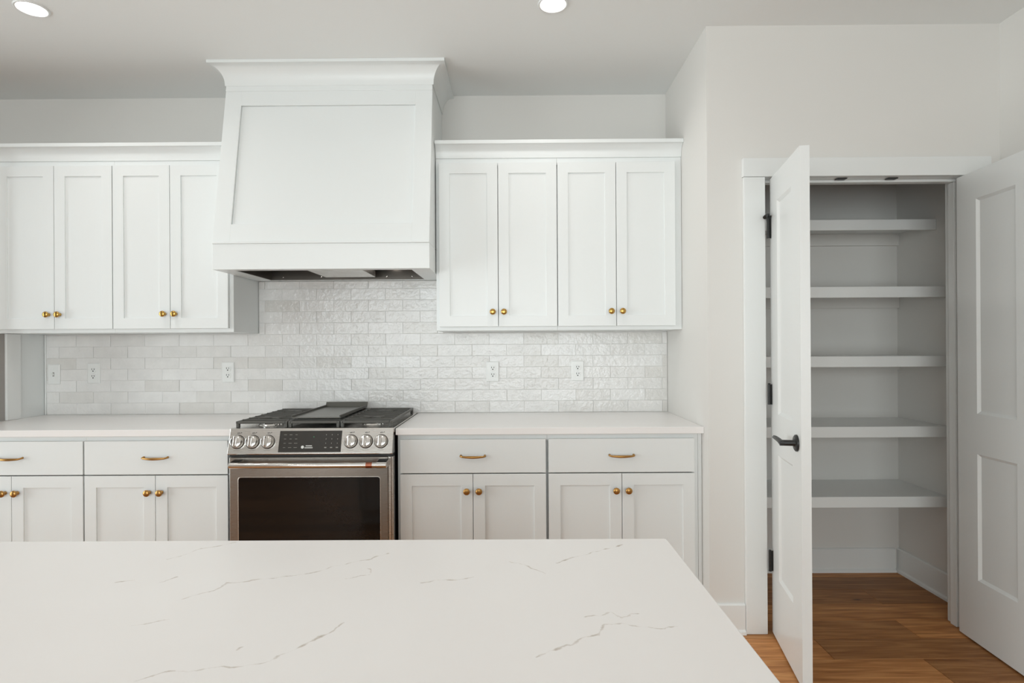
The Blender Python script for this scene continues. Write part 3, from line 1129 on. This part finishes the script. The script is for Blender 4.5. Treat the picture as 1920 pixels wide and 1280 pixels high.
def on_panel(name, me, mat, parent, x, z, out=0.0):
    """place a mesh built facing -Y on the tilted face; z measured on the front, as seen"""
    o = link(name, me, mat, parent)
    o.matrix_parent_inverse = world_of(parent).inverted()
    t = (z - 0.8165) / (0.9285 - 0.8165)
    y = 2.650 + 0.035 * t
    o.location = (x, y - out * math.cos(PT), z + out * math.sin(PT))
    o.rotation_euler = (-PT, 0, 0)
    return o


disp = on_panel('display', finish(boxes((-0.1435, 0.1435, -0.0012, 0.0, -0.049, 0.049)), 'display', 0.0006), 'display', cp, -0.9405, 0.8695)
disp['label'] = 'dark glass touch control strip'


def marks(name, rects, mat, parent, x, z, out):
    me = finish(boxes(*[(a, b, -0.0003, 0, c, d) for a, b, c, d in rects]), name)
    return on_panel(name, me, mat, parent, x, z, out)


rects = []
for r in range(4):
    for c in range(3):
        cx = -0.117 + c * 0.0255
        cz = 0.030 - r * 0.0195
        w = random.choice((0.005, 0.0065, 0.0075))
        rects.append((cx - w, cx + w, cz, cz + 0.0016))
marks('button_marks', rects, 'mark', disp, -0.9405, 0.8695, 0.0013)
rects = []
for r in range(4):
    for c in range(3):
        cx = 0.072 + c * 0.0265
        cz = 0.030 - r * 0.0195
        w = 0.0012 if r < 3 else 0.005
        rects.append((cx - w, cx + w, cz - 0.002, cz + 0.0024))
marks('keypad_marks', rects, 'mark', disp, -0.9405, 0.8695, 0.0013)
marks('clock_mark', [(0.014, 0.0165, 0.0195, 0.0215)], 'green', disp, -0.9405, 0.8695, 0.0013)
bm = bmesh.new()
add_lathe(bm, [(0.0068, 0.0), (0.0068, -0.0003)], (-0.033, 0, -0.026), 'y', 20)
st = on_panel('sticker', finish(bm, 'sticker'), 'sticker', disp, -0.9405, 0.8695, 0.0013)
st['label'] = 'small white round sticker'
marks('sticker_lines', [(-0.019, 0.010, -0.0215, -0.0185), (-0.023, 0.014, -0.028, -0.0262), (-0.023, 0.014, -0.0315, -0.0300)], 'sticker', disp, -0.9405, 0.8695, 0.0013)

# knobs: skirt ring, round body, wide grip bar
bm = bmesh.new()
add_lathe(bm, [(0.0305, 0.0), (0.0305, -0.003), (0.0285, -0.0055), (0.0265, -0.006)], seg=36)
SKIRT = finish(bm, 'skirt', smooth=True)
bm = bmesh.new()
add_lathe(bm, [(0.0325, 0.0), (0.0325, -0.0006)], seg=36)
RING = finish(bm, 'knob_ring')
bm = bmesh.new()
add_lathe(bm, [(0.0262, -0.006), (0.0262, -0.021), (0.0248, -0.0245), (0.0215, -0.0255)], seg=36)
KBODY = finish(bm, 'knob', smooth=True)
bm = bmesh.new()
add_prism(bm, [(-0.0085, -0.0235), (0.0085, -0.0235), (0.0065, -0.034), (-0.0065, -0.034)], 'z', -0.0235, 0.0235)
KGRIP = finish(bm, 'grip', 0.002)
KDOT = finish(boxes((-0.001, 0.001, -0.0345, -0.0338, 0.012, 0.0185)), 'pointer')
for kx in (-1.2746, -1.2054, -1.1354, -0.7538, -0.6843, -0.6147):
    k = on_panel('burner_knob', KBODY, 'chrome', cp, kx, 0.8685, 0.0005)
    on_panel('knob_ring', RING, 'black', cp, kx, 0.8685, 0.0002)
    for nm, me, mt in (('skirt', SKIRT, 'steel_shaded'), ('grip', KGRIP, 'chrome'), ('pointer', KDOT, 'ink')):
        link(nm, me, mt, k)
    marks('burner_mark', [(-0.010, -0.006, 0.0385, 0.0425), (-0.004, -0.001, 0.0385, 0.044), (0.002, 0.004, 0.0385, 0.0425), (0.006, 0.010, 0.041, 0.044)],
          'ink', cp, kx + 0.004, 0.8685, 0.0002)
    marks('setting_mark', [(-0.014, 0.014, -0.0405, -0.0393)], 'mark', cp, kx, 0.8685, 0.0002)


# oven door: steel slab with a rounded black window
def rounded(x0, x1, z0, z1, r, n=6):
    out = []
    for cx, cz, a0 in ((x1 - r, z1 - r, 0), (x0 + r, z1 - r, 90), (x0 + r, z0 + r, 180), (x1 - r, z0 + r, 270)):
        for k in range(n + 1):
            a = math.radians(a0 + 90 * k / n)
            out.append((cx + r * math.cos(a), cz + r * math.sin(a)))
    return out


def add_slab(bm, loop, y0, y1):
    A = [bm.verts.new((x, y0, z)) for x, z in loop]
    B = [bm.verts.new((x, y1, z)) for x, z in loop]
    n = len(loop)
    for i in range(n):
        j = (i + 1) % n
        bm.faces.new((A[i], A[j], B[j], B[i]))
    bm.faces.new(A)
    bm.faces.new(B[::-1])


od = obj('oven_door', boxes((RX0 + .006, RX1 - .026, 2.665, 2.7035, 0.215, 0.7975)), 'steel_shaded', rng, 0.003)
od['label'] = 'stainless oven door'
bm = bmesh.new()
add_slab(bm, rounded(-1.274, -0.6175, 0.285, 0.709, 0.014), 2.6635, 2.667)
obj('window_rim', bm, 'steel', od, 0.001)
bm = bmesh.new()
add_slab(bm, rounded(-1.2705, -0.621, 0.289, 0.7055, 0.012), 2.6622, 2.664)
w = obj('window', bm, 'black_glass', od)
w['label'] = 'black oven window glass'
bm = bmesh.new()
HY, HZ = 2.605, 0.7715
add_tube(bm, [(-1.282, HY, HZ), (-0.580, HY, HZ)], 0.0125, 24)
hd = obj('handle', bm, 'chrome', od, smooth=True)
for x0, x1 in ((-1.285, -1.240), (-0.622, -0.577)):
    bm = bmesh.new()
    s = 0.013
    add_prism(bm, [(HY - 0.004, HZ - 0.013), (HY - 0.013, HZ), (HY - 0.004, HZ + 0.0135), (2.6648, HZ + 0.020), (2.6648, HZ - 0.012)], 'x', x0, x1)
    obj('bracket', bm, 'chrome', hd, 0.0012)
for x in (-0.655,):
    bm = bmesh.new()
    add_lathe(bm, [(0.0127, x - .014), (0.0134, x - .0135), (0.0134, x + .0135), (0.0127, x + .014)], (0, HY, HZ), 'x', 24)
    bnd = obj('band', bm, 'copper', hd, smooth=True)
    bnd['label'] = 'reddish metal band on the handle'
obj('side_trim', boxes((RX1 - .0255, RX1 - .0125, 2.668, 2.7035, 0.215, 0.7975)), 'steel', rng, 0.002)
obj('side_trim', boxes((RX1 - .012, RX1 - .003, 2.672, 2.7035, 0.215, 0.7975)), 'steel', rng, 0.002)
obj('storage_drawer', boxes((RX0 + .006, RX1 - .006, 2.667, 2.7035, 0.095, 0.205)), 'steel_shaded', rng, 0.003)

# burners
for bx, by, r in ((-1.19, 2.83, 0.040), (-1.19, 3.13, 0.034), (RC, 2.98, 0.045), (-0.69, 2.83, 0.036), (-0.69, 3.13, 0.042)):
    bm = bmesh.new()
    add_lathe(bm, [(r + 0.018, 0.9277), (r + 0.014, 0.932), (r + 0.002, 0.933), (r, 0.940), (r - 0.004, 0.9405)], (bx, by, 0), 'z', 28)
    bu = obj('burner', bm, 'chrome', rng, smooth=True)
    bm = bmesh.new()
    add_lathe(bm, [(r - 0.002, 0.9406), (r + 0.001, 0.9425), (r, 0.946), (r - 0.012, 0.948)], (bx, by, 0), 'z', 28)
    obj('burner_cap', bm, 'iron', bu, smooth=True)


# cast-iron grates: perimeter frame on feet, bars across, one bar front to back with crossing fingers
def grate(x0, x1, y0, y1, label):
    zt, zb = 0.958, 0.946
    b = 0.011
    bm = boxes((x0, x0 + b, y0, y1, zb, zt), (x1 - b, x1, y0, y1, zb, zt), (x0 + b, x1 - b, y0, y0 + b, zb, zt), (x0 + b, x1 - b, y1 - b, y1, zb, zt))
    g = obj('grate', bm, 'iron', rng, 0.0025)
    g['label'] = label
    for fx in (x0 + .001, x1 - .015):
        for fy in (y0 + .001, y1 - .017):
            obj('grate_foot', boxes((fx, fx + .014, fy, fy + .016, 0.9278, zb + .002)), 'iron', g, 0.002)
    n = 8
    for k in range(n):
        y = y0 + (y1 - y0) * (k + 0.75) / (n + 0.5)
        gap = 0.0
        obj('grate_bar', boxes((x0 + b - .002, x1 - b + .002, y - .0045, y + .0045, zb + .001, zt + .004)), 'iron', g, 0.002)
    xm = (x0 + x1) / 2
    for by in (2.83, 3.13):
        bm = bmesh.new()
        for a in (35, -35):
            ca, sa = math.cos(math.radians(a)), math.sin(math.radians(a))
            add_tube(bm, [(xm - .062 * ca, by - .062 * sa, zt + .001), (xm + .062 * ca, by + .062 * sa, zt + .001)], 0.0048, 8)
        obj('grate_cross', bm, 'iron', g)
    return g


GY0, GY1 = 2.708, 3.285
grate(RX0 + 0.016, -1.062, GY0, GY1, 'black cast-iron grate left of the griddle')
grate(-1.058, -0.818, GY0, GY1, 'black cast-iron grate under the griddle')
grate(-0.814, RX1 - 0.016, GY0, GY1, 'black cast-iron grate right of the griddle')
# griddle plate resting on the middle grate
gr = tag(empty('griddle', (RC, 2.98, 0.9668)), 'dark flat griddle plate lying across the middle of the cooktop', 'griddle')
gx0, gx1, gy0, gy1 = -1.050, -0.826, 2.735, 3.235
obj('plate', boxes((gx0, gx1, gy0, gy1, 0.9668, 0.9725)), 'griddle', gr, 0.002)
obj('side_rim', boxes((gx0 - .004, gx0 + .002, gy0, gy1, 0.9669, 0.982)), 'iron', gr, 0.0015)
obj('side_rim', boxes((gx1 - .002, gx1 + .004, gy0, gy1, 0.9669, 0.982)), 'iron', gr, 0.0015)
bm = bmesh.new()
add_prism(bm, [(gy1 - .004, 0.9725), (gy1 + .004, 0.9725), (gy1 + .020, 0.9955), (gy1 + .012, 0.9965)], 'x', gx0 - .004, gx1 + .004)
obj('splash_lip', bm, 'griddle', gr, 0.0015)


# ------------------------------------------------------------------ outlets and switch on the tiles
def plate_mesh():
    bm = bmesh.new()
    w, h = 0.0355, 0.0575
    rb = [bm.verts.new((x, 0, z)) for x, z in ((-w, -h), (w, -h), (w, h), (-w, h))]
    rm = [bm.verts.new((x, -0.003, z)) for x, z in ((-w, -h), (w, -h), (w, h), (-w, h))]
    rt = [bm.verts.new((x, -0.006, z)) for x, z in ((-w + .004, -h + .004), (w - .004, -h + .004), (w - .004, h - .004), (-w + .004, h - .004))]
    for A, B in ((rb, rm), (rm, rt)):
        for k in range(4):
            j = (k + 1) % 4
            bm.faces.new((A[k], A[j], B[j], B[k]))
    bm.faces.new(rt)
    bm.faces.new(rb[::-1])
    return finish(bm, 'plate')


PLATE = plate_mesh()
bm = bmesh.new()
add_slab(bm, rounded(-0.0165, 0.0165, -0.014, 0.014, 0.009), -0.0085, -0.006)
SOCK = finish(bm, 'receptacle', 0.0006)
bm = boxes((-0.0080, -0.0050, -0.0092, -0.0084, 0.0000, 0.0090), (0.0050, 0.0080, -0.0092, -0.0084, 0.0005, 0.0085))
add_lathe(bm, [(0.0034, -0.0084), (0.0034, -0.0092)], (0, 0, -0.0066), 'y', 12)
SLOTS = finish(bm, 'slots')
bm = bmesh.new()
add_lathe(bm, [(0.0028, -0.006), (0.0026, -0.0072), (0.001, -0.0076)], (0, 0, 0), 'y', 12)
SCREW = finish(bm, 'screw', smooth=True)
PLY = YB - 0.0135


def outlet(x, z, label):
    root = tag(empty('electrical_outlet', (x, PLY, z)), label, 'outlet', 'duplex outlets on the tile')
    link('plate', PLATE, 'plastic', root)
    for dz in (0.0193, -0.0193):
        s = link('receptacle', SOCK, 'plastic', root, (0, 0, dz))
        link('slots', SLOTS, 'dark', s)
    link('screw', SCREW, 'plastic', root)


outlet(-2.4162, 1.161, 'white duplex outlet next to the light switch, on the tiles at the left')
outlet(-1.6428, 1.1625, 'white duplex outlet on the tiles just left of the range')
outlet(-0.1249, 1.158, 'white duplex outlet on the tiles right of the range, nearer the hood')
outlet(0.3604, 1.1595, 'rightmost white duplex outlet on the tiles, nearest the return wall')
sw = tag(empty('light_switch', (-2.6455, PLY, 1.156)), 'white toggle light switch at the left end of the tiles', 'light switch')
link('plate', PLATE.copy(), 'plastic', sw)
link('toggle_slot', finish(boxes((-0.0048, 0.0048, -0.0068, -0.0058, -0.0118, 0.0118)), 'toggle_slot'), 'grey_frame', sw)
bm = bmesh.new()
add_prism(bm, [(-0.006, -0.006), (-0.006, 0.004), (-0.018, 0.0115), (-0.0195, 0.006)], 'x', -0.0032, 0.0032)
link('toggle', finish(bm, 'toggle', 0.0006), 'plastic', sw)
for dz in (0.0302, -0.0302):
    link('screw', SCREW.copy(), 'grey_frame', sw, (0, 0, dz))

# ------------------------------------------------------------------ pantry shelves
for zt, yf, lab in ((1.949, 3.03, 'top'), (1.593, 2.96, 'second'), (1.240, 2.96, 'middle'), (0.882, 2.96, 'fourth'), (0.526, 2.96, 'lowest')):
    names = {'top': 'topmost white pantry shelf, shallower than the others', 'second': 'white pantry shelf, second from the top',
             'middle': 'middle white pantry shelf of the five', 'fourth': 'white pantry shelf, second from the bottom',
             'lowest': 'lowest white pantry shelf above the pantry floor'}
    s = tag(empty('pantry_shelf', ((XS + XR) / 2, YB, zt)), names[lab], 'shelf', 'pantry shelves')
    x0, x1 = XS + 0.1105, XR - 0.0006
    obj('board', boxes((x0, x1, yf + 0.019, YB - 0.0005, zt - 0.019, zt)), 'trim', s)
    obj('front_edge', boxes((x0, x1, yf, yf + 0.0188, zt - 0.055, zt)), 'trim', s, 0.0015)
    obj('back_cleat', boxes((x0, x1, YB - 0.019, YB - 0.0005, zt - 0.085, zt - 0.0195)), 'wall', s)

# ------------------------------------------------------------------ island
ISX0, ISX1, ISY0, ISY1 = -1.20, 0.293, 0.30, 1.1318
isl = tag(empty('kitchen_island', ((ISX0 + ISX1) / 2, 0.75, 0)), 'white kitchen island base under the veined top', 'island')
obj('body', boxes((ISX0 + .05, ISX1 - .05, 0.50, ISY1 - .045, 0.10, CT - 0.031)), 'cabinet', isl, 0.002)
obj('toe_kick', boxes((ISX0 + .06, ISX1 - .06, 0.56, ISY1 - .11, 0.001, 0.0995)), 'cabinet', isl)
for k in range(3):
    w3 = (ISX1 - ISX0 - 0.10) / 3
    bm = bmesh.new()
    x0 = ISX0 + .05 + k * w3
    shaker(bm, x0 + .004, x0 + w3 - .004, 0.12, 0.87, ISY1 - .0445, ISY1 - .025, 0.06)
    d = obj('door', bm, 'cabinet', isl, 0.001)
    obj('panel', boxes((x0 + .06, x0 + w3 - .06, ISY1 - .0425, ISY1 - .034, 0.176, 0.814)), 'cabinet', d)
bm = bmesh.new()
add_box(bm, ISX0, ISX1, ISY0, ISY1, CT - 0.030, CT)
es = [e for e in bm.edges if abs(e.verts[0].co.z - e.verts[1].co.z) > 0.01]
bmesh.ops.bevel(bm, geom=es, offset=0.006, segments=3, profile=0.5, affect='EDGES')
it = obj('island_top', bm, 'quartz_veined', None, 0.0015)
tag(it, 'large pale quartz island top with thin brown veins', 'countertop')


# ------------------------------------------------------------------ recessed downlights
def downlight(x, y, label, group, watts):
    root = tag(empty('recessed_downlight', (x, y, ZC)), label, 'downlight', group)
    bm = bmesh.new()
    prof = [(0.052, -0.0005), (0.052, -0.002), (0.055, -0.0052), (0.061, -0.0055), (0.064, -0.003), (0.0645, -0.0003)]
    seg = 40
    rings = [[bm.verts.new((r * math.cos(2 * math.pi * k / seg), r * math.sin(2 * math.pi * k / seg), z)) for k in range(seg)] for r, z in prof]
    for A, B in zip(rings, rings[1:] + rings[:1]):
        for k in range(seg):
            j = (k + 1) % seg
            bm.faces.new((A[k], A[j], B[j], B[k]))
    link('trim_ring', finish(bm, 'trim_ring', smooth=True), 'trim', root)
    bm = bmesh.new()
    add_lathe(bm, [(0.0518, -0.0004), (0.0518, -0.0015), (0.045, -0.0022)], seg=40, axis='z')
    link('lens', finish(bm, 'lens', smooth=True), 'lens', root)
    l = bpy.data.lights.new('downlight_lamp', 'AREA')
    l.shape = 'DISK'
    l.size = 0.095
    l.energy = watts
    l.color = (1.0, 0.97, 0.93)
    l.spread = math.radians(150)
    lo = bpy.data.objects.new('downlight_lamp', l)
    COL.objects.link(lo)
    lo.parent = root
    lo.location = (0, 0, -0.008)
    return root


downlight(-2.0354, 2.452, 'lit round recessed downlight at the left of the ceiling, above the left cabinets', 'recessed downlights', LAMP_W)
downlight(0.1711, 2.452, 'lit round recessed downlight in the ceiling right of the hood', 'recessed downlights', LAMP_W)
for x, w in ((-2.0354, 'beside the wide left window'), (-0.93, 'above the left end of the island'), (0.1711, 'above the right end of the island'),
             (1.35, 'between the island and the right wall')):  # row out of view, added to light the room
    downlight(x, 0.55, 'unseen round recessed downlight added in the ceiling ' + w, 'recessed downlights', LAMP_W * 0.5)
